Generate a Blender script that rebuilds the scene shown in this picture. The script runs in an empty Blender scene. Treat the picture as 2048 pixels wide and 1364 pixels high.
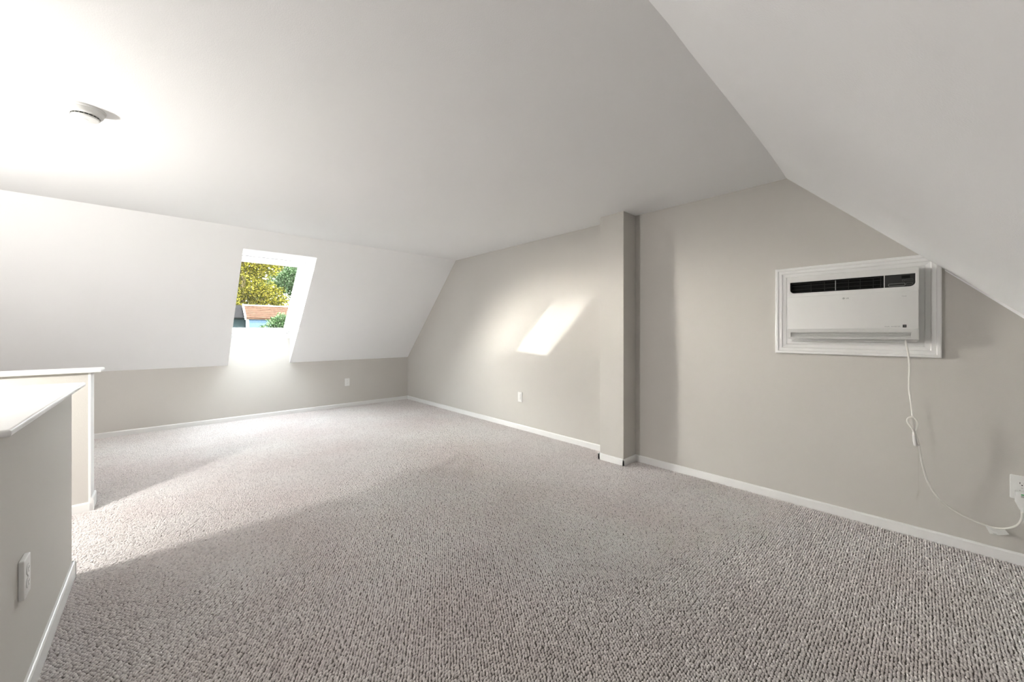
import bpy, bmesh, math, random
import numpy as np
from mathutils import Vector, Matrix

# ------------------------------------------------------------------ camera, sky, sun, exposure
scene = bpy.context.scene
col = scene.collection
R = math.radians

cam_data = bpy.data.cameras.new('camera')
cam_data.sensor_fit = 'HORIZONTAL'
cam_data.sensor_width = 36.0
cam_data.lens = 755.0 / 2048.0 * 36.0
cam_data.shift_y = -16.5 / 2048.0
cam_data.clip_start = 0.02
cam_data.clip_end = 300
cam = bpy.data.objects.new('camera', cam_data)
cam.location = (0, 0, 1.12)
cam.rotation_euler = (R(90), 0, R(-42.7))
col.objects.link(cam)
scene.camera = cam

world = bpy.data.worlds.new('sky')
scene.world = world
world.use_nodes = True
wnt = world.node_tree
bg = wnt.nodes['Background']                       # clear evening sky, brightest towards the low sun
sky = wnt.nodes.new('ShaderNodeTexSky')
sky.sky_type = 'NISHITA'
sky.sun_disc = False
sky.sun_elevation = R(10)
sky.sun_rotation = R(-38)
sky.dust_density = 3.0
hsv = wnt.nodes.new('ShaderNodeHueSaturation')
hsv.inputs['Saturation'].default_value = 0.2
wnt.links.new(sky.outputs[0], hsv.inputs['Color'])
wnt.links.new(hsv.outputs[0], bg.inputs['Color'])
bg.inputs['Strength'].default_value = 1.4
haze = wnt.nodes.new('ShaderNodeBackground')       # even white haze over the whole sky
haze.inputs['Color'].default_value = (0.90, 0.95, 1.0, 1)
haze.inputs['Strength'].default_value = 5.6
addw = wnt.nodes.new('ShaderNodeAddShader')
wnt.links.new(bg.outputs[0], addw.inputs[0])
wnt.links.new(haze.outputs[0], addw.inputs[1])
wnt.links.new(addw.outputs[0], wnt.nodes['World Output'].inputs['Surface'])

sun_data = bpy.data.lights.new('sun_offscreen', 'SUN')
sun_data.energy = 1.25
sun_data.angle = R(0.8)
sun_data.color = (1.0, 0.96, 0.90)
sun = bpy.data.objects.new('sun_offscreen', sun_data)
sun.rotation_euler = Vector((1, -1.28, -0.13)).to_track_quat('-Z', 'Y').to_euler()
sun.location = (-20, 26, 6)
col.objects.link(sun)

# lamp by the stairs, left of the frame: the shadows of the smoke detector, the column and the cord all point to it
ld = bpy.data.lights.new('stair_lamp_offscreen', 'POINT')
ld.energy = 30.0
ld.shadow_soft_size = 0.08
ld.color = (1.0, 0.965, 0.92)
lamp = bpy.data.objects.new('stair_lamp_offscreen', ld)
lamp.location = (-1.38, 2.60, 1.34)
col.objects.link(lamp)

vs = scene.view_settings
scene.display_settings.display_device = 'sRGB'
vs.view_transform = 'Standard'
vs.look = 'None'
vs.exposure = 2.0
vs.gamma = 1.0
vs.use_curve_mapping = False

# ------------------------------------------------------------------ materials
def new_mat(name):
    m = bpy.data.materials.new(name)
    m.use_nodes = True
    return m, m.node_tree, m.node_tree.nodes['Principled BSDF']

def paint(name, color, rough=0.75, bump=0.0, scale=350.0, vary=0.0, vscale=1.2, spec=0.3):
    m, nt, p = new_mat(name)
    p.inputs['Base Color'].default_value = (*color, 1)
    p.inputs['Roughness'].default_value = rough
    p.inputs['Specular IOR Level'].default_value = spec
    tc = nt.nodes.new('ShaderNodeTexCoord')
    if bump > 0:
        n = nt.nodes.new('ShaderNodeTexNoise')
        n.inputs['Scale'].default_value = scale
        n.inputs['Detail'].default_value = 2
        b = nt.nodes.new('ShaderNodeBump')
        b.inputs['Strength'].default_value = bump
        b.inputs['Distance'].default_value = 0.002
        nt.links.new(tc.outputs['Object'], n.inputs['Vector'])
        nt.links.new(n.outputs['Fac'], b.inputs['Height'])
        nt.links.new(b.outputs['Normal'], p.inputs['Normal'])
    if vary > 0:
        n2 = nt.nodes.new('ShaderNodeTexNoise')
        n2.inputs['Scale'].default_value = vscale
        n2.inputs['Detail'].default_value = 3
        r = nt.nodes.new('ShaderNodeValToRGB')
        r.color_ramp.elements[0].position = 0.3
        r.color_ramp.elements[1].position = 0.7
        r.color_ramp.elements[0].color = (*[c * (1 - vary) for c in color], 1)
        r.color_ramp.elements[1].color = (*[min(1, c * (1 + vary)) for c in color], 1)
        nt.links.new(tc.outputs['Object'], n2.inputs['Vector'])
        nt.links.new(n2.outputs['Fac'], r.inputs['Fac'])
        nt.links.new(r.outputs['Color'], p.inputs['Base Color'])
    return m

WHITE = (0.92, 0.922, 0.922)
GREIGE = (0.572, 0.553, 0.520)
M = {}
M['ceiling'] = paint('ceiling_paint', WHITE, 0.85, 0.25, 220, 0.012, 0.8)
M['wall'] = paint('greige_wall_paint', GREIGE, 0.8, 0.25, 260, 0.02, 0.9)
M['trim'] = paint('white_gloss_trim', (0.80, 0.80, 0.79), 0.4, 0.03, 60, 0, 1, 0.5)
M['plastic'] = paint('white_plastic', (0.76, 0.76, 0.745), 0.4, 0, 1, 0, 1, 0.5)
M['ac_body'] = paint('appliance_white', (0.72, 0.72, 0.705), 0.5, 0, 1, 0, 1, 0.35)
M['ac_louver'] = paint('appliance_grey_white', (0.58, 0.58, 0.565), 0.5)
M['black'] = paint('grille_black', (0.008, 0.008, 0.008), 0.6, spec=0.1)
M['slat'] = paint('grille_slat_dark', (0.022, 0.022, 0.02), 0.5, spec=0.15)
M['divider'] = paint('grille_divider_grey', (0.30, 0.30, 0.29), 0.35)
M['panel'] = paint('control_panel_charcoal', (0.028, 0.029, 0.028), 0.5, spec=0.2)
M['print'] = paint('grey_print', (0.36, 0.36, 0.35), 0.5)
M['print_dim'] = paint('dim_print', (0.14, 0.14, 0.14), 0.5)
M['logo'] = paint('logo_grey', (0.30, 0.30, 0.29), 0.5)
M['slot'] = paint('slot_black', (0.02, 0.02, 0.02), 0.6)
M['slot_grey'] = paint('slot_grey', (0.42, 0.42, 0.40), 0.6)
M['screw'] = paint('screw_steel', (0.55, 0.55, 0.53), 0.35)
M['cord'] = paint('cord_white', (0.80, 0.79, 0.74), 0.45)
M['tag'] = paint('tag_paper', (0.86, 0.86, 0.84), 0.6)
M['green'] = paint('indicator_green', (0.10, 0.45, 0.16), 0.4)
M['grey'] = paint('mid_grey', (0.33, 0.33, 0.32), 0.5)
M['slit'] = paint('detector_slit', (0.05, 0.055, 0.05), 0.6)
M['gasket'] = paint('grey_gasket', (0.35, 0.35, 0.35), 0.6)
M['bark'] = paint('bark', (0.10, 0.075, 0.05), 0.9, 0.5, 20, 0.2, 6, spec=0.02)
M['siding_blue'] = paint('blue_siding', (0.0455, 0.0699, 0.1073), 0.7, 0.2, 30, 0.08, 1.0, spec=0.02)
M['siding_dark'] = paint('dark_slate_siding', (0.0107, 0.0163, 0.0173), 0.7, 0.2, 30, 0.1, 1.0, spec=0.02)
M['roof_dark'] = paint('dark_shingle', (0.0107, 0.0100, 0.0100), 0.9, 0.5, 12, 0.25, 9, spec=0.02)
M['roof_brown'] = paint('brown_shingle', (0.0423, 0.0236, 0.0155), 0.9, 0.6, 12, 0.45, 16, spec=0.02)
M['grass'] = paint('lawn', (0.0402, 0.0648, 0.0162), 0.95, 0.3, 8, 0.3, 1.5, spec=0.02)
M['house_white'] = paint('house_white_trim', (0.5103, 0.4963, 0.4536), 0.6, spec=0.02)

# greige wall with the hairline crack and worn patch above the baseboard
def scuffed_wall():
    m = paint('greige_wall_scuffed', GREIGE, 0.8, 0.25, 260, 0.02, 0.9)
    nt = m.node_tree
    p = nt.nodes['Principled BSDF']
    src = p.inputs['Base Color'].links[0].from_socket
    tc = nt.nodes.new('ShaderNodeTexCoord')
    cur = src
    for (cy, cz, ry, rz, rot, amt) in ((0.010, 0.40, 0.0030, 0.30, 0.0, 0.30), (0.012, 0.235, 0.010, 0.05, 0.2, 0.30)):
        mp = nt.nodes.new('ShaderNodeMapping')
        mp.vector_type = 'TEXTURE'
        mp.inputs['Location'].default_value = (3.03, cy, cz)
        mp.inputs['Rotation'].default_value = (rot, 0, 0)
        mp.inputs['Scale'].default_value = (1.0, ry, rz)
        gr = nt.nodes.new('ShaderNodeTexGradient')
        gr.gradient_type = 'QUADRATIC_SPHERE'
        ns = nt.nodes.new('ShaderNodeTexNoise')
        ns.inputs['Scale'].default_value = 14
        mul = nt.nodes.new('ShaderNodeMath'); mul.operation = 'MULTIPLY'
        mul2 = nt.nodes.new('ShaderNodeMath'); mul2.operation = 'MULTIPLY'
        mul2.inputs[1].default_value = amt * 2.2
        mx = nt.nodes.new('ShaderNodeMix'); mx.data_type = 'RGBA'
        mx.inputs['B'].default_value = (0.33, 0.31, 0.24, 1)
        nt.links.new(tc.outputs['Object'], mp.inputs['Vector'])
        nt.links.new(mp.outputs['Vector'], gr.inputs['Vector'])
        nt.links.new(tc.outputs['Object'], ns.inputs['Vector'])
        nt.links.new(gr.outputs['Fac'], mul.inputs[0])
        nt.links.new(ns.outputs['Fac'], mul.inputs[1])
        nt.links.new(mul.outputs[0], mul2.inputs[0])
        nt.links.new(mul2.outputs[0], mx.inputs['Factor'])
        nt.links.new(cur, mx.inputs['A'])
        cur = mx.outputs['Result']
    nt.links.new(cur, p.inputs['Base Color'])
    return m
M['wall_scuffed'] = scuffed_wall()

def carpet_mat():
    m, nt, p = new_mat('loop_carpet_yarn')
    p.inputs['Roughness'].default_value = 0.95
    p.inputs['Specular IOR Level'].default_value = 0.1
    oi = nt.nodes.new('ShaderNodeObjectInfo')
    tc = nt.nodes.new('ShaderNodeNewGeometry')
    r = nt.nodes.new('ShaderNodeValToRGB')
    r.color_ramp.elements[0].position = 0.0
    r.color_ramp.elements[0].color = (0.69, 0.655, 0.65, 1)
    r.color_ramp.elements[1].position = 1.0
    r.color_ramp.elements[1].color = (0.90, 0.87, 0.86, 1)
    e = r.color_ramp.elements.new(0.25); e.color = (0.80, 0.77, 0.765, 1)
    n = nt.nodes.new('ShaderNodeTexNoise')
    n.inputs['Scale'].default_value = 1.3
    n.inputs['Detail'].default_value = 4
    r2 = nt.nodes.new('ShaderNodeValToRGB')
    r2.color_ramp.elements[0].position = 0.35
    r2.color_ramp.elements[0].color = (0.93, 0.89, 0.88, 1)
    r2.color_ramp.elements[1].position = 0.65
    r2.color_ramp.elements[1].color = (1.0, 1.0, 0.99, 1)
    n3 = nt.nodes.new('ShaderNodeTexNoise')
    n3.inputs['Scale'].default_value = 900
    r3 = nt.nodes.new('ShaderNodeValToRGB')
    r3.color_ramp.elements[0].position = 0.35
    r3.color_ramp.elements[0].color = (0.78, 0.78, 0.78, 1)
    r3.color_ramp.elements[1].position = 0.65
    mx = nt.nodes.new('ShaderNodeMix'); mx.data_type = 'RGBA'; mx.blend_type = 'MULTIPLY'
    mx.inputs['Factor'].default_value = 1
    mx2 = nt.nodes.new('ShaderNodeMix'); mx2.data_type = 'RGBA'; mx2.blend_type = 'MULTIPLY'
    mx2.inputs['Factor'].default_value = 1
    nt.links.new(oi.outputs['Random'], r.inputs['Fac'])
    nt.links.new(tc.outputs['Position'], n.inputs['Vector'])
    nt.links.new(tc.outputs['Position'], n3.inputs['Vector'])
    nt.links.new(n.outputs['Fac'], r2.inputs['Fac'])
    nt.links.new(n3.outputs['Fac'], r3.inputs['Fac'])
    nt.links.new(r.outputs['Color'], mx.inputs['A'])
    nt.links.new(r2.outputs['Color'], mx.inputs['B'])
    nt.links.new(mx.outputs['Result'], mx2.inputs['A'])
    nt.links.new(r3.outputs['Color'], mx2.inputs['B'])
    nt.links.new(mx2.outputs['Result'], p.inputs['Base Color'])
    return m
M['carpet'] = carpet_mat()
M['backing'] = paint('carpet_backing', (0.16, 0.145, 0.135), 0.95)

def glass_mat():
    m = bpy.data.materials.new('clear_window_glass')
    m.use_nodes = True
    nt = m.node_tree
    nt.nodes.clear()
    out = nt.nodes.new('ShaderNodeOutputMaterial')
    tr = nt.nodes.new('ShaderNodeBsdfTransparent')
    tr.inputs['Color'].default_value = (0.97, 0.985, 0.98, 1)
    gl = nt.nodes.new('ShaderNodeBsdfGlossy')
    gl.inputs['Roughness'].default_value = 0.02
    lw = nt.nodes.new('ShaderNodeLayerWeight')
    lw.inputs['Blend'].default_value = 0.5
    pw = nt.nodes.new('ShaderNodeMath'); pw.operation = 'POWER'; pw.inputs[1].default_value = 5.0
    fr = nt.nodes.new('ShaderNodeMath'); fr.operation = 'MULTIPLY_ADD'
    fr.inputs[1].default_value = 0.9; fr.inputs[2].default_value = 0.04
    nt.links.new(lw.outputs['Facing'], pw.inputs[0])
    nt.links.new(pw.outputs[0], fr.inputs[0])
    mx = nt.nodes.new('ShaderNodeMixShader')
    nt.links.new(fr.outputs[0], mx.inputs[0])
    nt.links.new(tr.outputs[0], mx.inputs[1])
    nt.links.new(gl.outputs[0], mx.inputs[2])
    nt.links.new(mx.outputs[0], out.inputs[0])
    return m
M['glass'] = glass_mat()

def leaf_mat(name, c0, c1, c2):
    m = bpy.data.materials.new(name)
    m.use_nodes = True
    nt = m.node_tree
    nt.nodes.clear()
    out = nt.nodes.new('ShaderNodeOutputMaterial')
    g = nt.nodes.new('ShaderNodeNewGeometry')
    r = nt.nodes.new('ShaderNodeValToRGB')
    r.color_ramp.elements[0].color = (*c0, 1)
    r.color_ramp.elements[1].color = (*c2, 1)
    e = r.color_ramp.elements.new(0.5); e.color = (*c1, 1)
    d = nt.nodes.new('ShaderNodeBsdfDiffuse')
    t = nt.nodes.new('ShaderNodeBsdfTranslucent')
    mx = nt.nodes.new('ShaderNodeMixShader'); mx.inputs[0].default_value = 0.5
    nt.links.new(g.outputs['Random Per Island'], r.inputs['Fac'])
    nt.links.new(r.outputs['Color'], d.inputs['Color'])
    nt.links.new(r.outputs['Color'], t.inputs['Color'])
    nt.links.new(d.outputs[0], mx.inputs[1])
    nt.links.new(t.outputs[0], mx.inputs[2])
    nt.links.new(mx.outputs[0], out.inputs[0])
    return m
M['leaf_yellow'] = leaf_mat('yellow_green_leaf', (0.0088, 0.0110, 0.0033), (0.0550, 0.0528, 0.0066), (0.2640, 0.2255, 0.0330))
M['leaf_olive'] = leaf_mat('olive_leaf', (0.0176, 0.0209, 0.0033), (0.0660, 0.0682, 0.0132), (0.2090, 0.1980, 0.0605))
M['leaf_green'] = leaf_mat('green_leaf', (0.0077, 0.0176, 0.0066), (0.0264, 0.0495, 0.0176), (0.1100, 0.1430, 0.0825))

# ------------------------------------------------------------------ mesh helpers
class MB:
    """collects shapes in world coordinates; build() links them as ONE mesh object"""
    def __init__(self):
        self.bm = bmesh.new()

    def box(self, x0, x1, y0, y1, z0, z1, bevel=0.0, seg=2):
        b = bmesh.new()
        bmesh.ops.create_cube(b, size=1.0)
        for v in b.verts:
            v.co = Vector(((x0 + x1) / 2 + v.co.x * (x1 - x0), (y0 + y1) / 2 + v.co.y * (y1 - y0), (z0 + z1) / 2 + v.co.z * (z1 - z0)))
        if bevel > 0:
            bmesh.ops.bevel(b, geom=list(b.edges), offset=bevel, segments=seg, profile=0.5, affect='EDGES')
        return self.merge(b)

    def merge(self, b, mat=None):
        me = bpy.data.meshes.new('tmp')
        b.to_mesh(me)
        b.free()
        if mat is not None:
            me.transform(mat)
        self.bm.from_mesh(me)
        bpy.data.meshes.remove(me)
        return self

    def prism(self, pts, axis, a0, a1):
        """closed polygon pts (2D) extruded along axis from a0 to a1"""
        def mk(p, a):
            if axis == 'x': return Vector((a, p[0], p[1]))
            if axis == 'y': return Vector((p[0], a, p[1]))
            return Vector((p[0], p[1], a))
        b = bmesh.new()
        A = [b.verts.new(mk(p, a0)) for p in pts]
        B = [b.verts.new(mk(p, a1)) for p in pts]
        n = len(pts)
        b.faces.new(A)
        b.faces.new(B[::-1])
        for i in range(n):
            b.faces.new((A[i], B[i], B[(i + 1) % n], A[(i + 1) % n]))
        bmesh.ops.recalc_face_normals(b, faces=b.faces)
        return self.merge(b)

    def lathe(self, prof, center, axis=(0, 0, 1), n=48):
        """profile [(r, h)] revolved about axis through center"""
        b = bmesh.new()
        rings = []
        for r, h in prof:
            if r < 1e-6:
                rings.append([b.verts.new((0, 0, h))])
            else:
                rings.append([b.verts.new((r * math.cos(2 * math.pi * k / n), r * math.sin(2 * math.pi * k / n), h)) for k in range(n)])
        for i in range(len(rings) - 1):
            p, q = rings[i], rings[i + 1]
            for k in range(n):
                k2 = (k + 1) % n
                if len(p) == 1 and len(q) > 1: b.faces.new((p[0], q[k], q[k2]))
                elif len(q) == 1 and len(p) > 1: b.faces.new((p[k], p[k2], q[0]))
                elif len(p) > 1: b.faces.new((p[k], p[k2], q[k2], q[k]))
        bmesh.ops.recalc_face_normals(b, faces=b.faces)
        m = Matrix.Translation(Vector(center)) @ Vector((0, 0, 1)).rotation_difference(Vector(axis)).to_matrix().to_4x4()
        return self.merge(b, m)

    def tube(self, pts, r, n=10):
        b = bmesh.new()
        pts = [Vector(p) for p in pts]
        rs = r if isinstance(r, (list, tuple)) else [r] * len(pts)
        t0 = (pts[1] - pts[0]).normalized()
        nrm = t0.orthogonal().normalized()
        rings = []
        for i, p in enumerate(pts):
            t = (pts[min(i + 1, len(pts) - 1)] - pts[max(i - 1, 0)]).normalized()
            nrm = (nrm - t * nrm.dot(t)).normalized()
            bn = t.cross(nrm)
            rings.append([b.verts.new(p + (nrm * math.cos(2 * math.pi * k / n) + bn * math.sin(2 * math.pi * k / n)) * rs[i]) for k in range(n)])
        for i in range(len(rings) - 1):
            for k in range(n):
                b.faces.new((rings[i][k], rings[i][(k + 1) % n], rings[i + 1][(k + 1) % n], rings[i + 1][k]))
        b.faces.new(rings[0]); b.faces.new(rings[-1][::-1])
        bmesh.ops.recalc_face_normals(b, faces=b.faces)
        return self.merge(b)

    def transform(self, m):
        self.bm.transform(m)
        return self

    def cut(self, co, no):
        """remove everything on the side the normal points to, close the cut"""
        g = list(self.bm.verts) + list(self.bm.edges) + list(self.bm.faces)
        res = bmesh.ops.bisect_plane(self.bm, geom=g, plane_co=co, plane_no=no, clear_outer=True)
        ed = [e for e in res['geom_cut'] if isinstance(e, bmesh.types.BMEdge)]
        if ed:
            bmesh.ops.holes_fill(self.bm, edges=ed, sides=0)
        return self

    def build(self, name, mat, parent=None, smooth=False):
        me = bpy.data.meshes.new(name)
        self.bm.to_mesh(me)
        self.bm.free()
        return link_mesh(name, me, mat, parent, smooth)

def world_loc(o):
    v = Vector(o.location)
    while o.parent:
        o = o.parent
        v += o.location
    return v

def link_mesh(name, me, mat, parent=None, smooth=False):
    if not me.materials:
        me.materials.append(mat)
    if smooth:
        me.polygons.foreach_set('use_smooth', [True] * len(me.polygons))
        if smooth != 'full':
            me.set_sharp_from_angle(angle=R(40))
    o = bpy.data.objects.new(name, me)
    col.objects.link(o)
    if parent is not None:
        me.transform(Matrix.Translation(-world_loc(parent)))
        o.parent = parent
    return o

def tag(o, label=None, cat=None, group=None, kind=None):
    if label: o['label'] = label
    if cat: o['category'] = cat
    if group: o['group'] = group
    if kind: o['kind'] = kind
    return o

def thing(name, label, cat, loc, group=None, kind=None):
    o = bpy.data.objects.new(name, None)
    o.empty_display_size = 0.05
    o.location = loc
    col.objects.link(o)
    return tag(o, label, cat, group, kind)

def struct(o, label=None):
    return tag(o, label, None, None, 'structure')

def curve_mesh(polys, extrude, bevel=0.0, m=None):
    """filled 2D curve (first outline, then holes) -> bmesh in local xy, depth along z"""
    cu = bpy.data.curves.new('tmp', 'CURVE')
    cu.dimensions = '2D'
    cu.fill_mode = 'BOTH'
    cu.extrude = extrude
    cu.bevel_depth = bevel
    cu.bevel_resolution = 2
    for pts in polys:
        s = cu.splines.new('POLY')
        s.points.add(len(pts) - 1)
        for q, p in zip(s.points, pts):
            q.co = (p[0], p[1], 0, 1)
        s.use_cyclic_u = True
    return _curve_to_bm(cu, m)

def _curve_to_bm(cu, m=None):
    o = bpy.data.objects.new('tmp', cu)
    col.objects.link(o)
    dg = bpy.context.evaluated_depsgraph_get()
    me = bpy.data.meshes.new_from_object(o.evaluated_get(dg))
    b = bmesh.new()
    b.from_mesh(me)
    bpy.data.objects.remove(o)
    bpy.data.curves.remove(cu)
    bpy.data.meshes.remove(me)
    bmesh.ops.remove_doubles(b, verts=b.verts, dist=1e-6)
    if m is not None:
        b.transform(m)
    return b

def text_bm(txt, size, m, extrude=0.0003, bold=0.0, align='CENTER'):
    cu = bpy.data.curves.new('tmp', 'FONT')
    cu.body = txt
    cu.size = size
    cu.extrude = extrude
    cu.offset = bold
    cu.align_x = align
    cu.align_y = 'CENTER'
    return _curve_to_bm(cu, m)

def round_rect(x0, x1, y0, y1, r, seg=6, corners=(1, 1, 1, 1)):
    """corners: bottom-left, bottom-right, top-right, top-left"""
    out = []
    cs = [((x0, y0), (1, 1), 180), ((x1, y0), (-1, 1), 270), ((x1, y1), (-1, -1), 0), ((x0, y1), (1, -1), 90)]
    for (c, s, a), f in zip(cs, corners):
        rr = r * f
        if rr < 1e-6:
            out.append(c)
            continue
        cx, cy = c[0] + s[0] * rr, c[1] + s[1] * rr
        for k in range(seg + 1):
            t = R(a + 90 * k / seg)
            out.append((cx + rr * math.cos(t), cy + rr * math.sin(t)))
    return out

def smooth_path(pts, sub=8):
    pts = [Vector(p) for p in pts]
    out = []
    for i in range(len(pts) - 1):
        p0 = pts[max(i - 1, 0)]; p1 = pts[i]; p2 = pts[i + 1]; p3 = pts[min(i + 2, len(pts) - 1)]
        for k in range(sub):
            t = k / sub
            out.append(0.5 * ((2 * p1) + (p2 - p0) * t + (2 * p0 - 5 * p1 + 4 * p2 - p3) * t * t + (3 * p1 - p0 - 3 * p2 + p3) * t ** 3))
    out.append(pts[-1])
    return out

# ------------------------------------------------------------------ room dimensions (metres)
XR = 3.03      # gable wall with the air conditioner
XL = -3.60     # opposite gable wall
YF = 5.8825    # knee wall under the roof window
YN = -0.85     # knee wall behind the camera
ZC = 2.14      # flat ceiling
ZK = 0.71      # top of the knee walls
YS = YF - (ZC - ZK)              # 4.4525, far edge of the flat ceiling
ROOF = 6.93                      # y + z of the plane the roof window sits in
OX0, OX1 = 0.589, 1.272          # roof window shaft
XS = -1.60     # stair side of the half wall beyond the opening
HOLE = (XS, -0.445, 1.56, 2.62)  # stair opening x0 x1 y0 y1

# floor ring around the stair opening
f = MB()
f.box(HOLE[1], XR + 0.1, YN - 0.1, YF + 0.1, -0.2, 0.0)
f.box(HOLE[0], HOLE[1], YN - 0.1, HOLE[2], -0.2, 0.0)
f.box(HOLE[0], HOLE[1], HOLE[3], YF + 0.1, -0.2, 0.0)
f.box(XL - 0.1, HOLE[0], YN - 0.1, YF + 0.1, -0.2, 0.0)
struct(f.build('floor', M['backing']), 'attic floor under the grey loop pile carpet')

# flat ceiling
struct(MB().box(XL - 0.1, XR + 0.1, 0.45, YS + 0.02, ZC, ZC + 0.2).build('ceiling', M['ceiling']), 'flat white painted ceiling')

# far sloped ceiling with the shaft of the roof window
s = MB()
full = [(YF, ZK), (YS, ZC), (YS + 0.1, ZC + 0.25), (ROOF - ZC - 0.24, ZC + 0.24), (YF + 0.14, ROOF - YF - 0.14), (YF + 0.14, ZK)]
s.prism(full, 'x', XL - 0.1, OX0)
s.prism(full, 'x', OX1, XR + 0.1)
hy = 4.622
s.prism([(hy, ROOF - 0.342 - hy + 0.0025), (YS, ZC), (YS + 0.1, ZC + 0.25), (ROOF - ZC - 0.24, ZC + 0.24), (4.950, 1.980)], 'x', OX0, OX1)
struct(s.build('ceiling_slope_far', M['ceiling']), 'white sloped ceiling pierced by the roof window')

# near sloped ceiling (its joint with the flat ceiling wanders a little)
joint = [(XL - 0.1, 0.558), (-1.7, 0.560), (0.3, 0.562), (1.09, 0.567), (1.23, 0.5655), (1.41, 0.570), (1.72, 0.5725), (2.14, 0.577), (2.54, 0.585), (2.82, 0.594), (XR + 0.1, 0.607)]
b = bmesh.new()
rows = []
for x, y in joint:
    rows.append([b.verts.new((x, y, ZC)), b.verts.new((x, YN - 0.02, ZC - (0.6055 - YN) - 0.02)),
                 b.verts.new((x, YN - 0.17, ZC - (0.6055 - YN) - 0.02)), b.verts.new((x, y - 0.05, ZC + 0.2))])
for i in range(len(rows) - 1):
    for k in range(4):
        b.faces.new((rows[i][k], rows[i + 1][k], rows[i + 1][(k + 1) % 4], rows[i][(k + 1) % 4]))
b.faces.new(rows[0]); b.faces.new(rows[-1])
bmesh.ops.recalc_face_normals(b, faces=b.faces)
struct(MB().merge(b).build('ceiling_slope_near', M['ceiling']), 'white sloped ceiling above the air conditioner')

# walls
w = MB()
w.box(XL - 0.1, XR + 0.1, YF, YF + 0.14, -0.2, ZK + 0.001)
w.box(OX0 - 0.03, OX1 + 0.03, YF, YF + 0.055, ZK, 1.046)
struct(w.build('wall_far', M['wall']), 'low greige knee wall under the roof window')
gable = [(YN - 0.1, -0.2), (YF + 0.14, -0.2), (YF + 0.14, ZK), (YS + 0.1, ZC + 0.2), (0.5, ZC + 0.2), (YN - 0.1, 0.75)]
struct(MB().prism(gable, 'x', XR, XR + 0.12).build('wall_right', M['wall_scuffed']), 'greige gable wall holding the air conditioner')
struct(MB().box(XL - 0.1, XR + 0.1, YN - 0.1, YN, -0.2, 0.72).build('wall_near', M['wall']), 'low greige knee wall under the near slope')

# left gable wall
def slope_top(y): return min(ZC + 0.2, ZC - (0.6055 - y) + 0.15)
wl_out = [(YN - 0.1, slope_top(YN - 0.1)), (0.7, ZC + 0.2), (YS + 0.1, ZC + 0.2), (YF + 0.14, ZK), (YF + 0.14, -1.6), (YN - 0.1, -1.6)]
wb = curve_mesh([wl_out], 0.06, 0)
w = MB().merge(wb, Matrix(((0, 0, 1, XL - 0.06), (1, 0, 0, 0), (0, 1, 0, 0), (0, 0, 0, 1))))
struct(w.build('wall_left', M['wall']), 'greige gable wall beside the stairs')

# chimney-like column on the right wall
CX, CY0, CY1 = 2.835, 1.692, 1.925
struct(MB().box(CX, XR + 0.05, CY0, CY1, -0.05, ZC + 0.05, 0.003).build('wall_column', M['wall']), 'narrow greige column boxed out from the gable wall')

# ------------------------------------------------------------------ baseboards
BH, BT = 0.060, 0.012
def base_prof(h, t):
    return [(0, -0.02), (t, -0.02), (t, h - 0.008), (t - 0.003, h - 0.002), (t - 0.006, h), (0, h)]

def baseboard(mb, p0, p1, nrm, h=BH, t=BT):
    """board from p0 to p1 (xy), thickness along nrm"""
    p0 = Vector((*p0, 0)); p1 = Vector((*p1, 0)); n = Vector((*nrm, 0))
    b = bmesh.new()
    A = [b.verts.new(p0 + n * (a - 0.004 if a == 0 else a) + Vector((0, 0, z))) for a, z in base_prof(h, t)]
    B = [b.verts.new(p1 + n * (a - 0.004 if a == 0 else a) + Vector((0, 0, z))) for a, z in base_prof(h, t)]
    k = len(A)
    b.faces.new(A); b.faces.new(B[::-1])
    for i in range(k):
        b.faces.new((A[i], B[i], B[(i + 1) % k], A[(i + 1) % k]))
    bmesh.ops.recalc_face_normals(b, faces=b.faces)
    mb.merge(b)

m = MB(); baseboard(m, (XL, YF), (XR, YF), (0, -1))
struct(m.build('baseboard_far', M['trim']), 'white baseboard along the knee wall')
m = MB(); baseboard(m, (XR, CY1), (XR, YF), (-1, 0)); baseboard(m, (XR, YN), (XR, CY0), (-1, 0))
struct(m.build('baseboard_right', M['trim']), 'white baseboard along the gable wall')
m = MB(); baseboard(m, (CX, CY0 - BT), (CX, CY1 + BT), (-1, 0)); baseboard(m, (CX - BT, CY0), (XR, CY0), (0, -1)); baseboard(m, (CX - BT, CY1), (XR, CY1), (0, 1))
struct(m.build('baseboard_column', M['trim']), 'white baseboard wrapped round the column')
m = MB(); baseboard(m, (XL, YN), (XR, YN), (0, 1))
struct(m.build('baseboard_near', M['trim']), 'white baseboard under the near slope')
m = MB(); baseboard(m, (XL, YN), (XL, YF), (1, 0))
struct(m.build('baseboard_left', M['trim']), 'white baseboard on the stair side gable wall')
# painted caulk bead where the near slope meets the gable wall
m = MB()
def slope_z(y): return ZC - (0.6055 - y)
m.prism([(-0.085, slope_z(-0.085) + 0.01), (-0.085, slope_z(-0.085) - 0.002), (-0.36, slope_z(-0.36) - 0.014), (YN, slope_z(YN) - 0.018), (YN, slope_z(YN) + 0.01)], 'x', XR - 0.003, XR + 0.01)
struct(m.build('trim_1', M['ceiling']), 'white caulk bead between gable wall and slope')

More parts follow.
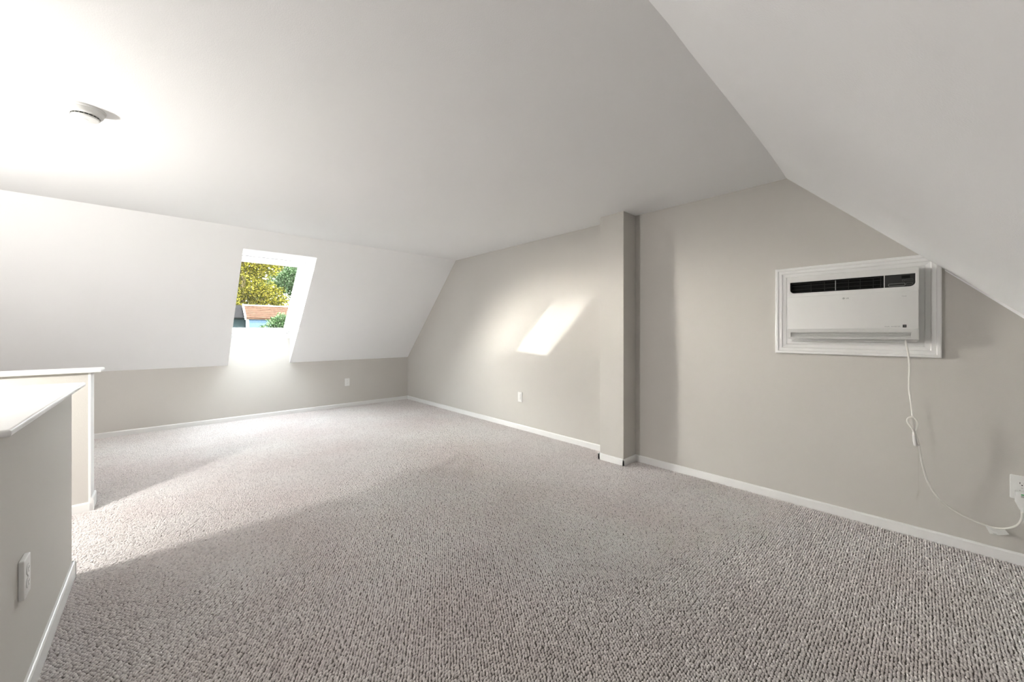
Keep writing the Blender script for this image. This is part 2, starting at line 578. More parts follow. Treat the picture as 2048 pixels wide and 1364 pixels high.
# ------------------------------------------------------------------ half walls guarding the stairs
hw = MB()
hw.box(-0.445, -0.308, 1.502, 2.628, -0.02, 0.872, 0.002)
hw.box(XS - 0.13, -0.44, 1.502, 1.635, -0.02, 0.872, 0.002)
hn = struct(hw.build('wall_half_near', M['wall']), 'greige half wall with outlet and white cap beside the stairs')
def cap(polys, z0, z1, name, parent):
    t = (z1 - z0) / 2
    bv = t * 0.75
    b = curve_mesh([polys], t - bv, bv, Matrix.Translation((0, 0, (z0 + z1) / 2)))
    o = MB().merge(b).build(name, M['trim'], parent, True)
    o['label'] = 'white painted cap with rounded edge'
    return o
cap([(-0.275, 1.483), (-0.275, 2.650), (-0.451, 2.650), (-0.451, 1.655), (XS - 0.15, 1.655), (XS - 0.15, 1.483)], 0.870, 0.889, 'cap', hn)
m = MB()
baseboard(m, (-0.308, 1.502 - BT), (-0.308, 2.628 + BT), (1, 0), 0.075)
baseboard(m, (-0.308 + BT, 2.628), (-0.445, 2.628), (0, 1), 0.075)
baseboard(m, (XS - 0.13, 1.502), (-0.308 + BT, 1.502), (0, -1), 0.075)
struct(m.build('baseboard_half_near', M['trim']), 'white baseboard round the near half wall')

hf = struct(MB().box(XS - 0.13, -0.346, 3.537, 3.676, -0.02, 0.872, 0.002).build('wall_half_far', M['wall']), 'greige half wall across the stair landing')
cap([(-0.298, 3.512), (-0.298, 3.701), (XS - 0.15, 3.701), (XS - 0.15, 3.512)], 0.870, 0.892, 'cap', hf)
e = MB().box(-0.347, -0.335, 3.534, 3.679, 0.0, 0.871, 0.002).build('end_board', M['trim'], hf)
e['label'] = 'white painted end board'
m = MB()
baseboard(m, (XS, 3.537), (-0.335 + BT, 3.537), (0, -1), 0.060)
baseboard(m, (-0.337, 3.537 - BT), (-0.337, 3.676 + BT), (1, 0), 0.085)
baseboard(m, (XS - 0.13, 3.676), (-0.335 + BT, 3.676), (0, 1), 0.060)
struct(m.build('baseboard_half_far', M['trim']), 'white baseboard round the far half wall')

hl = struct(MB().box(XS - 0.13, XS, 1.63, 3.54, -0.02, 0.872, 0.002).build('wall_half_side', M['wall']), 'greige half wall closing the far side of the stairs')
cap([(XS + 0.022, 1.640), (XS + 0.022, 3.520), (XS - 0.15, 3.520), (XS - 0.15, 1.640)], 0.870, 0.888, 'cap', hl)

# stairwell under the opening: carpeted steps going down behind the near half wall
st = thing('staircase', 'carpeted stairs going down behind the half wall', None, (-1.0, 2.0, -1.3), kind='structure')
for k in range(4):
    MB().box(XS, HOLE[1], HOLE[3] - 0.25 * (k + 1), HOLE[3] - 0.25 * k, -1.3, -0.19 * (k + 1), 0.01).build('step', M['backing'], st)
w = MB()
w.box(XS - 0.1, HOLE[1] + 0.1, 0.3, HOLE[3] + 0.1, -1.4, -1.29)
w.box(HOLE[1], HOLE[1] + 0.1, 0.3, HOLE[3], -1.3, -0.1)
w.box(XS, HOLE[1], HOLE[3], HOLE[3] + 0.1, -1.3, -0.1)
w.box(XS - 0.1, HOLE[1] + 0.1, 0.25, 0.35, -1.3, -0.1)
w.build('stairwell_lining', M['wall'], st)

# ------------------------------------------------------------------ roof window
n_out = Vector((0, 1, 1)).normalized()
s_up = Vector((0, -1, 1)).normalized()
def roof_m(c):
    """local x = along the wall, y = up the slope, z = outwards; origin where z = 1.0 on the plane y + z = c"""
    o = Vector((0, c - 1.0, 1.0))
    mm = Matrix(((1, 0, 0, 0), (0, s_up.y, n_out.y, 0), (0, s_up.z, n_out.z, 0), (0, 0, 0, 1)))
    return Matrix.Translation(o) @ mm
S2 = math.sqrt(2)
def sz(z): return (z - 1.0) * S2      # height -> distance up the slope
win = thing('window_1', 'white roof window set in a deep shaft of the sloped ceiling', None, (0.93, YF, 1.05), kind='structure')
RM = roof_m(ROOF)
FX0, FX1 = 0.552, 1.262
def ring(x0, x1, y0, y1, wl, wr, wb, wt, z0, z1, bev=0.003):
    mb = MB()
    mb.box(x0, x0 + wl, y0, y1, z0, z1, bev)
    mb.box(x1 - wr, x1, y0, y1, z0, z1, bev)
    mb.box(x0 + wl - 0.002, x1 - wr + 0.002, y0, y0 + wb, z0, z1, bev)
    mb.box(x0 + wl - 0.002, x1 - wr + 0.002, y1 - wt, y1, z0, z1, bev)
    return mb
# outer frame
ring(FX0 - 0.05, FX1 + 0.05, sz(1.03), sz(2.06), 0.065, 0.065, 0.075, 0.10, 0.0, 0.085).transform(RM).build('frame', M['trim'], win)
# inner sill strip standing on the knee wall
MB().box(OX0 - 0.02, OX1 + 0.01, YF - 0.004, YF + 0.06, 1.044, 1.098, 0.004).build('sill', M['trim'], win)
# gasket between frame and sash
ring(FX0 + 0.012, FX1 - 0.012, sz(1.096), sz(1.955), 0.01, 0.008, 0.012, 0.01, 0.012, 0.09).transform(RM).build('gasket', M['gasket'], win)
# sash
sash = ring(FX0 + 0.018, FX1 - 0.018, sz(1.103), sz(1.948), 0.052, 0.052, 0.058, 0.06, 0.008, 0.055, 0.005).transform(RM).build('sash', M['trim'], win)
ring(FX0 + 0.064, FX1 - 0.064, sz(1.140), sz(1.905), 0.012, 0.012, 0.008, 0.006, 0.016, 0.040, 0.003).transform(RM).build('glazing_bead', M['trim'], sash)
MB().box(FX0 + 0.06, FX1 - 0.06, sz(1.135), sz(1.93), 0.036, 0.044).transform(RM).build('pane', M['glass'], win)
# ventilation bar with its three covers
vb = MB().box(FX0 + 0.03, FX1 - 0.03, sz(1.902), sz(1.944), -0.012, 0.012, 0.004).transform(RM).build('ventilation_bar', M['trim'], win)
for a, c in ((0.60, 0.80), (0.805, 0.99), (0.995, 1.20)):
    MB().box(a, c, sz(1.905), sz(1.940), -0.016, -0.010, 0.002).transform(RM).build('bar_cover', M['trim'], vb)
MB().box(FX1 - 0.040, FX1 - 0.030, sz(1.108), sz(1.113), -0.004, 0.01, 0.002).transform(RM).build('catch', M['grey'], win)

# ------------------------------------------------------------------ carpet
def build_carpet():
    px, py = 0.0120, 0.0094
    rng = np.random.default_rng(4)
    xs = np.arange(-2.2, XR - 0.006, px)
    ys = np.arange(YN + 0.006, YF - 0.006, py)
    gx, gy = np.meshgrid(xs, ys)
    gx = gx + (np.arange(len(ys)) % 2)[:, None] * px * 0.5
    gx = gx + rng.normal(0, 0.0014, gx.shape)
    gy = gy + rng.normal(0, 0.0011, gy.shape)
    x = gx.ravel(); y = gy.ravel()
    keep = ~((x < HOLE[1]) & (x > HOLE[0] - 0.1) & (y > HOLE[2] - 0.05) & (y < HOLE[3]))
    keep &= ~((x > -0.44) & (x < -0.30) & (y > 1.51) & (y < 2.62))
    keep &= ~((x < -0.35) & (x > -1.73) & (y > 3.54) & (y < 3.67))
    keep &= ~((x > CX + 0.005) & (y > CY0 + 0.005) & (y < CY1 - 0.005))
    keep &= x < XR
    x = x[keep]; y = y[keep]
    me = bpy.data.meshes.new('carpet')
    me.vertices.add(len(x))
    co = np.zeros((len(x), 3)); co[:, 0] = x; co[:, 1] = y; co[:, 2] = 0.0012
    me.vertices.foreach_set('co', co.ravel())
    o = bpy.data.objects.new('carpet', me)
    me.materials.append(M['carpet'])
    col.objects.link(o)
    ng = bpy.data.node_groups.new('carpet_loops', 'GeometryNodeTree')
    ng.interface.new_socket('Geometry', in_out='INPUT', socket_type='NodeSocketGeometry')
    ng.interface.new_socket('Geometry', in_out='OUTPUT', socket_type='NodeSocketGeometry')
    N = ng.nodes
    gi = N.new('NodeGroupInput'); go = N.new('NodeGroupOutput')
    ico = N.new('GeometryNodeMeshIcoSphere')
    ico.inputs['Radius'].default_value = 1.0
    ico.inputs['Subdivisions'].default_value = 2
    tr = N.new('GeometryNodeTransform')
    tr.inputs['Scale'].default_value = (0.0063, 0.0042, 0.0062)
    sm = N.new('GeometryNodeSetShadeSmooth')
    sm_mat = N.new('GeometryNodeSetMaterial'); sm_mat.inputs['Material'].default_value = M['carpet']
    ip = N.new('GeometryNodeInstanceOnPoints')
    rv = N.new('FunctionNodeRandomValue'); rv.data_type = 'FLOAT_VECTOR'
    rv.inputs[0].default_value = (-0.2, -0.40, -0.05); rv.inputs[1].default_value = (0.2, 0.20, 0.75)
    rs = N.new('FunctionNodeRandomValue'); rs.data_type = 'FLOAT_VECTOR'
    rs.inputs[0].default_value = (0.80, 0.80, 0.70); rs.inputs[1].default_value = (1.12, 1.15, 1.25)
    L = ng.links
    L.new(ico.outputs['Mesh'], tr.inputs['Geometry'])
    L.new(tr.outputs['Geometry'], sm.inputs['Geometry'])
    L.new(sm.outputs['Geometry'], sm_mat.inputs['Geometry'])
    L.new(gi.outputs[0], ip.inputs['Points'])
    L.new(sm_mat.outputs['Geometry'], ip.inputs['Instance'])
    L.new(rv.outputs[0], ip.inputs['Rotation'])
    L.new(rs.outputs[0], ip.inputs['Scale'])
    L.new(ip.outputs['Instances'], go.inputs[0])
    md = o.modifiers.new('loops', 'NODES'); md.node_group = ng
    return tag(o, 'grey beige loop pile carpet covering the whole attic floor', 'carpet', None, 'stuff')
build_carpet()

# ------------------------------------------------------------------ air conditioner in its wall frame
def fm(x):
    """local x = along the wall to the right (-Y), y = up, z = out of the wall (-X)"""
    return Matrix(((0, 0, -1, x), (-1, 0, 0, 0), (0, 1, 0, 0), (0, 0, 0, 1)))
# mitred casing
fr = thing('wall_frame', 'white moulded casing around the wall air conditioner', 'frame', (XR, 0.30, 0.985))
FY0, FY1, FZ0, FZ1 = -0.662, 0.074, 0.986, 1.542      # local x (= -Y) and height
prof = [(0, -0.004), (0, 0.020), (0.004, 0.023), (0.016, 0.023), (0.019, 0.019), (0.036, 0.019), (0.040, 0.015), (0.058, 0.012), (0.062, 0.008), (0.066, 0.008), (0.066, -0.004)]
def casing(a, b_, inward):
    """a, b_: outer corners in local xy; inward = unit vector; ends mitred"""
    a = Vector(a); b_ = Vector(b_); inn = Vector(inward); d = (b_ - a).normalized()
    bm_ = bmesh.new()
    A = [bm_.verts.new((*(a + inn * u + d * u), h)) for u, h in prof]
    B = [bm_.verts.new((*(b_ + inn * u - d * u), h)) for u, h in prof]
    k = len(prof)
    bm_.faces.new(A); bm_.faces.new(B[::-1])
    for i in range(k):
        bm_.faces.new((A[i], B[i], B[(i + 1) % k], A[(i + 1) % k]))
    bmesh.ops.recalc_face_normals(bm_, faces=bm_.faces)
    mb = MB().merge(bm_, fm(XR))
    mb.cut(Vector((0, 0.6055, ZC + 0.002)), Vector((0, -1, 1)))
    mb.build('casing_board', M['trim'], fr)
casing((FY0, FZ0), (FY1, FZ0), (0, 1))
casing((FY0, FZ1), (FY1, FZ1), (0, -1))
casing((FY0, FZ0), (FY0, FZ1), (1, 0))
casing((FY1, FZ0), (FY1, FZ1), (-1, 0))
MB().box(FY0 + 0.06, FY1 - 0.06, FZ0 + 0.06, FZ1 - 0.06, -0.003, 0.007).transform(fm(XR)).build('backing_panel', M['trim'], fr)

AX = 2.930                               # front plane of the unit
ac = thing('air_conditioner', 'white through-wall air conditioner with black intake grille', 'air conditioner', (XR, 0.293, 1.084))
u0, u1, v0, v1 = -0.577, -0.009, 1.084, 1.470
FM = fm(AX)
# body behind the front
MB().box(u0 + 0.004, u1 - 0.002, v0 + 0.004, v1 - 0.003, -0.097, -0.0385, 0.004).transform(FM).build('body', M['ac_body'], ac, True)
# upper fascia with the opening of grille and control panel
gx0, gx1, gz0, gz1 = -0.567, -0.0185, 1.3665, 1.4385
hole = round_rect(gx0, gx1, gz0, gz1, 0.024, 8, (1, 1, 0.12, 0.25))
fas = curve_mesh([round_rect(u0, u1, 1.346, v1, 0.008, 4, (0, 0, 1, 1)), hole], 0.0155, 0.002, Matrix.Translation((0, 0, -0.0175)))
MB().merge(fas, FM).build('fascia', M['ac_body'], ac, True)
# front panel
pan = curve_mesh([round_rect(u0 + 0.0005, u1 - 0.002, 1.1435, 1.3450, 0.004, 4)], 0.014, 0.003, Matrix.Translation((0, 0, -0.0165)))
fp = MB().merge(pan, FM).build('front_panel', M['ac_body'], ac, True)
# grille
MB().box(gx0 - 0.004, gx1 + 0.004, gz0 - 0.003, gz1 + 0.003, -0.036, -0.0335).transform(FM).build('grille_back', M['black'], ac)
gr = thing('intake_grille', None, None, (0, 0, 0)); gr.parent = ac; gr.location = (0, 0, 0)
gxr = -0.1405
gw = curve_mesh([round_rect(gx0, gxr, gz0, gz1, 0.022, 8, (1, 0, 0, 0.25)), round_rect(gx0 + 0.007, gxr - 0.009, gz0 + 0.006, gz1 - 0.007, 0.017, 8, (1, 0.1, 0.1, 0.2))], 0.006, 0, Matrix.Translation((0, 0, -0.012)))
MB().merge(gw, FM).build('grille_rim', M['black'], gr)
for v in (1.3905, 1.4135):
    MB().box(gx0 + 0.006, gxr - 0.008, v - 0.0011, v + 0.0011, -0.018, -0.010).transform(FM).build('slat', M['slat'], gr)
MB().box(gx0 + 0.004, gxr - 0.006, gz1 - 0.0105, gz1 - 0.0085, -0.016, -0.008).transform(FM).build('slat', M['slat'], gr)
MB().box(gx0 + 0.012, gxr - 0.006, gz0 + 0.0055, gz0 + 0.0075, -0.016, -0.008).transform(FM).build('slat', M['slat'], gr)
for u in (-0.4625, -0.398, -0.288, -0.238, -0.184, -0.1545):
    MB().box(u - 0.0011, u + 0.0011, gz0 + 0.006, gz1 - 0.009, -0.020, -0.012).transform(FM).build('slat', M['slat'], gr)
dv = MB().box(-0.3475, -0.3440, gz0, gz1, -0.016, -0.007, 0.0008).transform(FM).build('divider', M['divider'], gr)
# control panel
cp = curve_mesh([round_rect(gxr + 0.004, gx1, gz0, gz1, 0.023, 8, (0, 1, 0.1, 0))], 0.012, 0.0006, Matrix.Translation((0, 0, -0.0175)))
cpo = MB().merge(cp, FM).build('control_panel', M['panel'], ac, True)
cpo['label'] = 'charcoal control panel'
MB().box(gxr + 0.0005, gxr + 0.0038, gz0, gz1, -0.02, -0.002).transform(FM).build('panel_divider', M['ac_body'], ac)
pr = MB(); pd = MB()
def frame_line(mb, x0, x1, y0, y1, r, t):
    mb.merge(curve_mesh([round_rect(x0, x1, y0, y1, r, 5), round_rect(x0 + t, x1 - t, y0 + t, y1 - t, max(r - t, 0.0002), 5)], 0.0003, 0, Matrix.Translation((0, 0, -0.0048))), FM)
frame_line(pr, -0.1225, -0.0580, 1.3745, 1.3885, 0.0045, 0.0012)
frame_line(pd, -0.0545, -0.0300, 1.3780, 1.3900, 0.0045, 0.0010)
frame_line(pd, -0.0565, -0.0285, 1.4000, 1.4090, 0.003, 0.0008)
frame_line(pd, -0.0700, -0.0595, 1.3990, 1.4075, 0.003, 0.0008)
for i in range(5):
    pr.box(-0.1150 + i * 0.011, -0.1085 + i * 0.011, 1.3800, 1.3830, -0.0052, -0.0044)
for i in range(3):
    for j in range(4):
        pd.box(-0.1150 + i * 0.015, -0.1085 + i * 0.015, 1.3955 + j * 0.0085, 1.3975 + j * 0.0085, -0.0052, -0.0044)
pr.box(-0.0320, -0.0275, 1.4175, 1.4225, -0.0052, -0.0044, 0.0003)
pr.box(-0.0320, -0.0285, 1.4135, 1.4165, -0.0052, -0.0044, 0.0003)
pd.box(-0.1305, -0.1285, 1.4180, 1.4205, -0.0052, -0.0044)
pd.box(-0.0480, -0.0340, 1.3825, 1.3855, -0.0052, -0.0044)
MB().box(-0.0720, -0.0400, 1.4130, 1.4290, -0.0052, -0.0046, 0.0003).transform(FM).build('display', M['black'], cpo)
pr.build('printed_symbol', M['print'], cpo)['kind'] = 'stuff'
pd.build('printed_symbol', M['print_dim'], cpo)['kind'] = 'stuff'
# maker's mark: round emblem and two letters
lg = MB()
def TM(u, v, dz=0.0008): return FM @ Matrix.Translation((u, v, dz))
ringp = [(0.0054 * math.cos(2 * math.pi * k / 24), 0.0054 * math.sin(2 * math.pi * k / 24)) for k in range(24)]
lg.merge(curve_mesh([ringp], 0.0003), TM(-0.3085, 1.3212))
lg.build('emblem', M['logo'], fp)
li = MB()
li.merge(curve_mesh([[(-0.0010, 0.0026), (-0.0018, 0.0026), (-0.0018, -0.0024), (0.0008, -0.0024), (0.0008, -0.0016), (-0.0010, -0.0016)]], 0.0003), TM(-0.3085, 1.3212, 0.0012))
li.merge(curve_mesh([[(0.0042 * math.cos(R(a)), 0.0042 * math.sin(R(a))) for a in range(60, 361, 15)] + [(0.0010, 0), (0.0010, -0.0006), (0.0035, -0.0006)] + [(0.0034 * math.cos(R(a)), 0.0034 * math.sin(R(a))) for a in range(345, 59, -15)]], 0.0003), TM(-0.3085, 1.3212, 0.0012))
li.build('emblem_line', M['ac_body'], fp)
MB().merge(text_bm('LG', 0.0105, TM(-0.2915, 1.3208), 0.0003, 0.00025)).build('maker_lettering', M['logo'], fp)
MB().merge(text_bm('ThinQ', 0.0070, TM(-0.0620, 1.3173), 0.0003)).build('lettering', M['print'], fp)
MB().merge(text_bm('DUAL  INVERTER', 0.0080, TM(-0.1065, 1.1540), 0.0003)).build('lettering', M['print'], fp)
sq = MB().box(-0.0672, -0.0530, 1.1485, 1.1635, 0.0003, 0.0009).transform(FM).build('badge', M['slot'], fp)
MB().merge(text_bm('10', 0.0085, TM(-0.0601, 1.1560, 0.0012), 0.0002)).build('badge_number', M['print'], sq)
# bottom air outlet
ao = curve_mesh([round_rect(u0 - 0.004, u1, v0, 1.1415, 0.006, 4, (1.6, 0.4, 0, 1)), round_rect(u0 + 0.014, -0.034, 1.0925, 1.1225, 0.003, 3)], 0.011, 0.002, Matrix.Translation((0, 0, -0.010)))
ob = MB().merge(ao, FM).build('outlet_surround', M['ac_louver'], ac, True)
MB().box(u0 + 0.006, -0.026, 1.089, 1.126, -0.028, -0.016).transform(FM).build('outlet_back', M['ac_louver'], ac)
for k in range(4):
    MB().box(u0 + 0.013, -0.0335, 1.0940 + k * 0.0072, 1.0985 + k * 0.0072, -0.017, -0.004 - k * 0.0008, 0.0008).transform(FM).build('outlet_slat', M['ac_louver'], ob)
MB().box(u0 + 0.006, u1 - 0.002, 1.066, v0 + 0.006, -0.092, -0.045, 0.006).transform(FM).build('underside_tray', M['ac_body'], ac)
MB().box(u1 - 0.003, u1 + 0.0006, 1.420, 1.436, -0.026, -0.018).transform(FM).build('side_slot', M['slot'], ac)

# ------------------------------------------------------------------ power cord, tie, tag and plug
pc = thing('power_cord', 'white power cord hanging from the air conditioner to the socket', 'cord', (2.95, 0.057, 1.08))
path = [(2.951, 0.0572, 1.0900), (2.951, 0.0555, 1.0620), (2.951, 0.0479, 1.0135), (2.946, 0.0423, 0.9332), (2.936, 0.0440, 0.8265), (2.931, 0.0365, 0.7478),
        (2.927, 0.0310, 0.6800), (2.926, 0.0270, 0.6100), (2.927, 0.0215, 0.5400), (2.924, 0.0190, 0.5280), (2.920, 0.0225, 0.5400), (2.918, 0.0275, 0.6000),
        (2.916, 0.0480, 0.6400), (2.916, 0.0470, 0.6640), (2.917, 0.0300, 0.6740), (2.919, 0.0150, 0.6550), (2.921, 0.0140, 0.6250), (2.924, 0.0200, 0.5900),
        (2.928, 0.0120, 0.5450), (2.931, 0.0060, 0.5100), (2.940, -0.0030, 0.4350), (2.955, -0.0190, 0.3500), (2.975, -0.0480, 0.2780), (2.992, -0.0850, 0.2280),
        (3.003, -0.1350, 0.1900), (3.006, -0.1850, 0.1700), (3.003, -0.2350, 0.1600), (2.998, -0.2760, 0.1700), (2.990, -0.3080, 0.2000), (2.985, -0.3220, 0.2350), (2.983, -0.3250, 0.2720)]
MB().tube(smooth_path(path, 8), 0.0042, 10).build('cable', M['cord'], pc, 'full')
MB().tube([(2.922, 0.0270, 0.592), (2.921, 0.0255, 0.575), (2.922, 0.0235, 0.545), (2.922, 0.0205, 0.526), (2.922, 0.0200, 0.520)], [0.0050, 0.0066, 0.0072, 0.0070, 0.004], 12).build('cord_wrap', M['plastic'], pc, 'full')
MB().tube([(2.934, 0.0120, 0.527), (2.925, 0.0080, 0.5285), (2.917, 0.0150, 0.527)], 0.0022, 8).build('wire_tie', M['grey'], pc)
# warning tag: a folded slip of paper
b = bmesh.new()
g = [[(3.000, -0.2150, 0.1630), (2.999, -0.2450, 0.1600), (2.996, -0.2740, 0.1690)], [(2.995, -0.2300, 0.1290), (2.991, -0.2570, 0.1330), (2.988, -0.2880, 0.1500)]]
vv = [[b.verts.new(p) for p in r_] for r_ in g]
for j in range(2):
    b.faces.new((vv[0][j], vv[0][j + 1], vv[1][j + 1], vv[1][j]))
bmesh.ops.solidify(b, geom=list(b.faces), thickness=0.0006)
tg = MB().merge(b).build('warning_tag', M['tag'], pc)
MB().box(2.9880, 2.9892, -0.2500, -0.2390, 0.1355, 0.1368).build('tag_print', M['print'], tg)
# plug body with its test and reset buttons
pg = curve_mesh([[(-0.0195, 0.0), (0.0195, 0.0), (0.0195, -0.050), (0.009, -0.078), (-0.009, -0.078), (-0.0195, -0.050)]], 0.012, 0.003)
plug = MB().merge(pg, fm(3.005) @ Matrix.Translation((0.3285, 0.3600, 0.002))).build('plug', M['plastic'], pc, True)
MB().tube([(2.996, -0.3275, 0.288), (2.990, -0.3265, 0.277), (2.984, -0.3250, 0.262)], [0.0078, 0.0068, 0.0052], 12).build('strain_relief', M['plastic'], plug, True)
MB().box(0.3215, 0.3355, 0.3495, 0.3545, 0.0, 0.020, 0.001).transform(fm(3.005)).build('reset_button', M['green'], plug)
MB().box(0.3215, 0.3355, 0.3385, 0.3475, 0.0, 0.019, 0.001).transform(fm(3.005)).build('test_button', M['slot_grey'], plug)

# ------------------------------------------------------------------ wall outlets
def outlet(label, base, mat4, slot, thick=0.007, plugged=False):
    """local x right, y up, z out of the wall, origin at the plate's centre on the wall"""
    o = thing('wall_outlet', label, 'outlet', base, 'duplex wall outlets')
    pl_ = curve_mesh([round_rect(-0.033, 0.033, -0.055, 0.055, 0.003, 3)], thick / 2 - 0.002, 0.002, Matrix.Translation((0, 0, thick / 2)))
    MB().merge(pl_, mat4).build('cover_plate', M['plastic'], o, True)
    for sy in (0.0195, -0.0195):
        prf = []
        for k in range(24):
            t = 2 * math.pi * k / 24
            prf.append((0.0168 * math.cos(t), sy + max(-0.0135, min(0.0135, 0.0168 * math.sin(t)))))
        rc = MB().merge(curve_mesh([prf], 0.001, 0.0005, Matrix.Translation((0, 0, thick + 0.0005))), mat4).build('receptacle', M['plastic'], o, True)
        z0, z1 = thick + 0.0006, thick + 0.0024
        MB().box(-0.0072, -0.0052, sy - 0.001, sy + 0.0075, z0, z1).transform(mat4).build('slot', slot, rc)
        MB().box(0.0052, 0.0072, sy, sy + 0.0070, z0, z1).transform(mat4).build('slot', slot, rc)
        MB().lathe([(0, z0), (0.0024, z0), (0.0024, z1), (0, z1)], (0, sy - 0.0065, 0), (0, 0, 1), 12).transform(mat4).build('slot', slot, rc)
    MB().lathe([(0, thick - 0.0005), (0.003, thick - 0.0005), (0.0026, thick + 0.0012), (0, thick + 0.0014)], (0, 0, 0), (0, 0, 1), 12).transform(mat4).build('screw', M['screw'], o)
    return o
outlet('white duplex outlet low on the gable wall between column and corner', (XR, 3.141, 0.325), fm(XR) @ Matrix.Translation((-3.141, 0.3785, 0)), M['slot_grey'])
outlet('white duplex outlet with the cord plugged in, below the air conditioner', (XR, -0.328, 0.320), fm(XR) @ Matrix.Translation((0.328, 0.3755, 0)), M['slot'])
outlet('white duplex outlet on the knee wall beside the roof window', (2.038, YF, 0.32), Matrix(((1, 0, 0, 2.038), (0, 0, -1, YF), (0, 1, 0, 0.3745), (0, 0, 0, 1))), M['slot_grey'])
outlet('white duplex outlet low on the stair half wall', (-0.308, 1.795, 0.35), Matrix(((0, 0, 1, -0.308), (1, 0, 0, 1.795), (0, 1, 0, 0.4010), (0, 0, 0, 1))), M['slot_grey'], 0.012)

# ------------------------------------------------------------------ smoke detector
sd = thing('smoke_detector', 'round white smoke detector on the flat ceiling', 'smoke detector', (-0.262, 2.583, ZC))
C0 = (-0.262, 2.583, ZC + 0.001)
dn = (0, 0, -1)
MB().lathe([(0, 0), (0.066, 0), (0.0665, 0.004), (0.065, 0.009), (0.060, 0.010), (0, 0.010)], C0, dn).build('base_ring', M['plastic'], sd, True)
MB().lathe([(0, 0.009), (0.0595, 0.009), (0.0600, 0.014), (0.0575, 0.026), (0.0530, 0.032), (0.0480, 0.034), (0, 0.034)], C0, dn).build('housing', M['plastic'], sd, True)
MB().lathe([(0, 0.033), (0.0455, 0.033), (0.0450, 0.0405), (0, 0.0405)], C0, dn).build('vent_slit', M['slit'], sd, True)
for k in range(20):
    a = 2 * math.pi * k / 20
    MB().box(0.0435, 0.0470, -0.0010, 0.0010, 0.033, 0.0405).transform(Matrix.Translation(C0) @ Matrix.Rotation(math.pi, 4, 'X') @ Matrix.Rotation(a, 4, 'Z')).build('vent_rib', M['slot_grey'], sd)
MB().lathe([(0, 0.0395), (0.0450, 0.0395), (0.0455, 0.042), (0.0430, 0.046), (0.0300, 0.049), (0, 0.050)], C0, dn).build('test_cap', M['plastic'], sd, True)
MB().lathe([(0, 0.047), (0.010, 0.0485), (0.010, 0.0505), (0, 0.051)], C0, dn, 20).build('test_button', M['plastic'], sd, True)

# ------------------------------------------------------------------ outside: lawn, neighbour house, trees
GZ = -4.5
struct(MB().box(-60, 70, -40, 90, GZ - 0.2, GZ).build('ground', M['grass']), 'lawn far below the roof window')
nh = thing('neighbour_house', 'neighbour house with brown shingle roof and blue siding beyond the window', 'house', (3.6, 17.6, GZ))
HX0, HX1 = 2.28, 8.0
MB().box(HX0, HX1, 17.0, 21.6, GZ, 1.70).build('wall', M['siding_blue'], nh)
sb = MB()
for k in range(9):
    z = 1.66 - k * 0.16
    sb.box(HX0, HX1, 16.975, 17.01, z - 0.15, z)
sb.build('siding', M['siding_blue'], nh)
rf = MB().prism([(16.85, 1.62), (16.85, 1.67), (17.45, 2.17), (21.9, 1.66), (21.9, 1.58), (17.45, 2.10)], 'x', HX0 - 0.05, HX1 + 0.2).build('roof', M['roof_brown'], nh)
for k in range(7):
    t0 = k / 7.0; t1 = (k + 1) / 7.0 + 0.02
    y0 = 16.845 + 0.60 * t0; y1 = 16.845 + 0.60 * t1
    z0 = 1.672 + 0.50 * t0; z1 = 1.672 + 0.50 * t1
    MB().prism([(y0 - 0.012, z0 + 0.014), (y1, z1 + 0.006), (y1, z1), (y0, z0)], 'x', HX0 - 0.05, HX1 + 0.2).build('shingle_course', M['roof_brown'], rf)
MB().box(HX0 - 0.05, HX1 + 0.2, 17.40, 17.50, 2.155, 2.195, 0.01).build('ridge_cap', M['house_white'], nh)
MB().prism([(16.82, 1.60), (16.82, 1.69), (17.46, 2.215), (17.46, 2.12)], 'x', HX0 - 0.09, HX0 - 0.045).build('rake_board', M['house_white'], nh)
MB().box(HX0 - 0.03, HX0 + 0.05, 16.95, 17.02, GZ, 1.66).build('corner_board', M['house_white'], nh)
MB().box(-3.0, HX0 - 0.02, 17.3, 21.0, GZ, 1.72).build('wing_wall', M['siding_dark'], nh)
MB().prism([(17.12, 1.66), (17.12, 1.70), (17.6, 2.17), (21.3, 1.70), (21.3, 1.66)], 'x', -3.2, HX0 - 0.09).build('wing_roof', M['roof_dark'], nh)

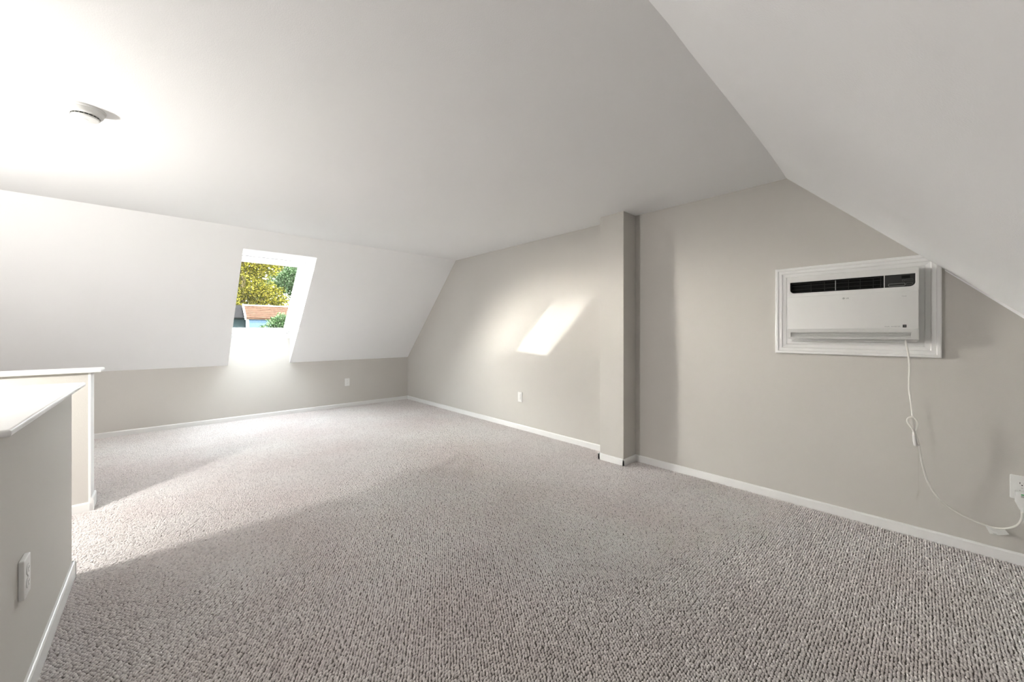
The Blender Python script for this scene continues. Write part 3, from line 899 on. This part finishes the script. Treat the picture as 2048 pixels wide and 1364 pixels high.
def tree(name, label, base, height, lobes, nleaf, leaf, size, seed, trunk_r=0.2):
    rng = np.random.default_rng(seed)
    t = thing(name, label, 'tree', base, 'trees outside the roof window')
    bx_, by_, bz_ = base
    tr = MB().tube(smooth_path([(bx_, by_, bz_), (bx_ + 0.1, by_, bz_ + height * 0.3), (bx_ - 0.05, by_ + 0.1, bz_ + height * 0.6), (bx_, by_, bz_ + height * 0.92)], 5),
                   [trunk_r * (1 - 0.85 * k / 15) for k in range(16)], 10).build('trunk', M['bark'], t, True)
    br = MB()
    for (cx, cy, cz, r) in lobes:
        z0 = max(bz_ + height * 0.3, cz - 2.2 * r * 0.6)
        br.tube(smooth_path([(bx_, by_, z0), ((bx_ + cx) / 2, (by_ + cy) / 2, (z0 + cz) / 2 + 0.2), (cx, cy, cz + r * 0.4)], 4),
                [trunk_r * 0.35 * (1 - 0.8 * k / 8) for k in range(9)], 6)
    br.build('branch', M['bark'], t)
    tot = sum(l[3] ** 2 for l in lobes)
    P = []
    for (cx, cy, cz, r) in lobes:
        n = int(nleaf * r * r / tot)
        d = rng.normal(size=(n, 3)); d /= np.linalg.norm(d, axis=1)[:, None]
        rad = r * (0.45 + 0.6 * rng.random(n) ** 0.6) * (1 + 0.25 * np.sin(d[:, 0] * 7 + cx) * np.cos(d[:, 2] * 6 + cz))
        P.append(np.array([cx, cy, cz]) + d * rad[:, None] * np.array([1, 1, 0.9]))
    P = np.concatenate(P)
    n = len(P)
    a = rng.normal(size=(n, 3)); a /= np.linalg.norm(a, axis=1)[:, None]
    q = rng.normal(size=(n, 3)); bq = np.cross(a, q); bq /= np.linalg.norm(bq, axis=1)[:, None]
    nn = np.cross(a, bq)
    L = (size * (0.6 + 0.8 * rng.random(n)))[:, None]
    V = np.stack([P - a * L, P + bq * L * 0.5 + nn * L * 0.12, P + a * L, P - bq * L * 0.5 + nn * L * 0.12], axis=1).reshape(-1, 3)
    F = np.arange(4 * n).reshape(n, 4)
    me = bpy.data.meshes.new('foliage')
    me.from_pydata(V.tolist(), [], F.tolist())
    fo = link_mesh('foliage', me, leaf, t)
    fo['kind'] = 'stuff'
    return t

rnd = random.Random(5)
def lobes(cx, cy, cz, spread, h, n, r0, r1):
    out = []
    for _ in range(n):
        out.append((cx + rnd.uniform(-spread, spread), cy + rnd.uniform(-spread, spread) * 0.7, cz + rnd.uniform(-h, h), rnd.uniform(r0, r1)))
    return out
tree('yellow_tree', 'yellow green leafy tree rising behind the brown roof', (3.1, 24.5, GZ), 10.5, lobes(3.1, 24.5, 3.6, 1.5, 2.2, 18, 0.75, 1.2), 60000, M['leaf_yellow'], 0.052, 1)
tree('olive_tree', 'olive green tall tree behind the dark wing', (2.6, 34.5, GZ), 15, lobes(2.9, 34.5, 5.0, 2.6, 3.2, 22, 1.0, 1.6), 30000, M['leaf_olive'], 0.11, 2)
tree('green_tree', 'cool green tree reaching past the end of the brown roof', (7.0, 29.5, GZ), 11.5, lobes(6.8, 29.5, 4.0, 1.5, 3.0, 20, 0.8, 1.3), 34000, M['leaf_green'], 0.068, 3)
tree('green_tree', 'dark green bushy treetop in front of the blue siding', (3.0, 14.0, GZ), 6.1, lobes(2.85, 14.0, 1.22, 0.36, 0.22, 10, 0.28, 0.40), 9000, M['leaf_green'], 0.036, 4, 0.1)
tree('sun_blocker_tree', 'added unseen tree that blocks the upper part of the sunbeam', (-9.2, 19.2, GZ), 12, lobes(-9.2, 19.2, 5.4, 1.8, 0.9, 14, 0.9, 1.35) + [(-9.2, 16.6, 4.25, 1.2), (-9.2, 17.5, 4.15, 1.2), (-9.2, 18.4, 4.2, 1.2), (-9.0, 19.4, 4.3, 1.25)], 14000, M['leaf_olive'], 0.14, 6)  # added out of view; its low crown trims the top of the sun patch
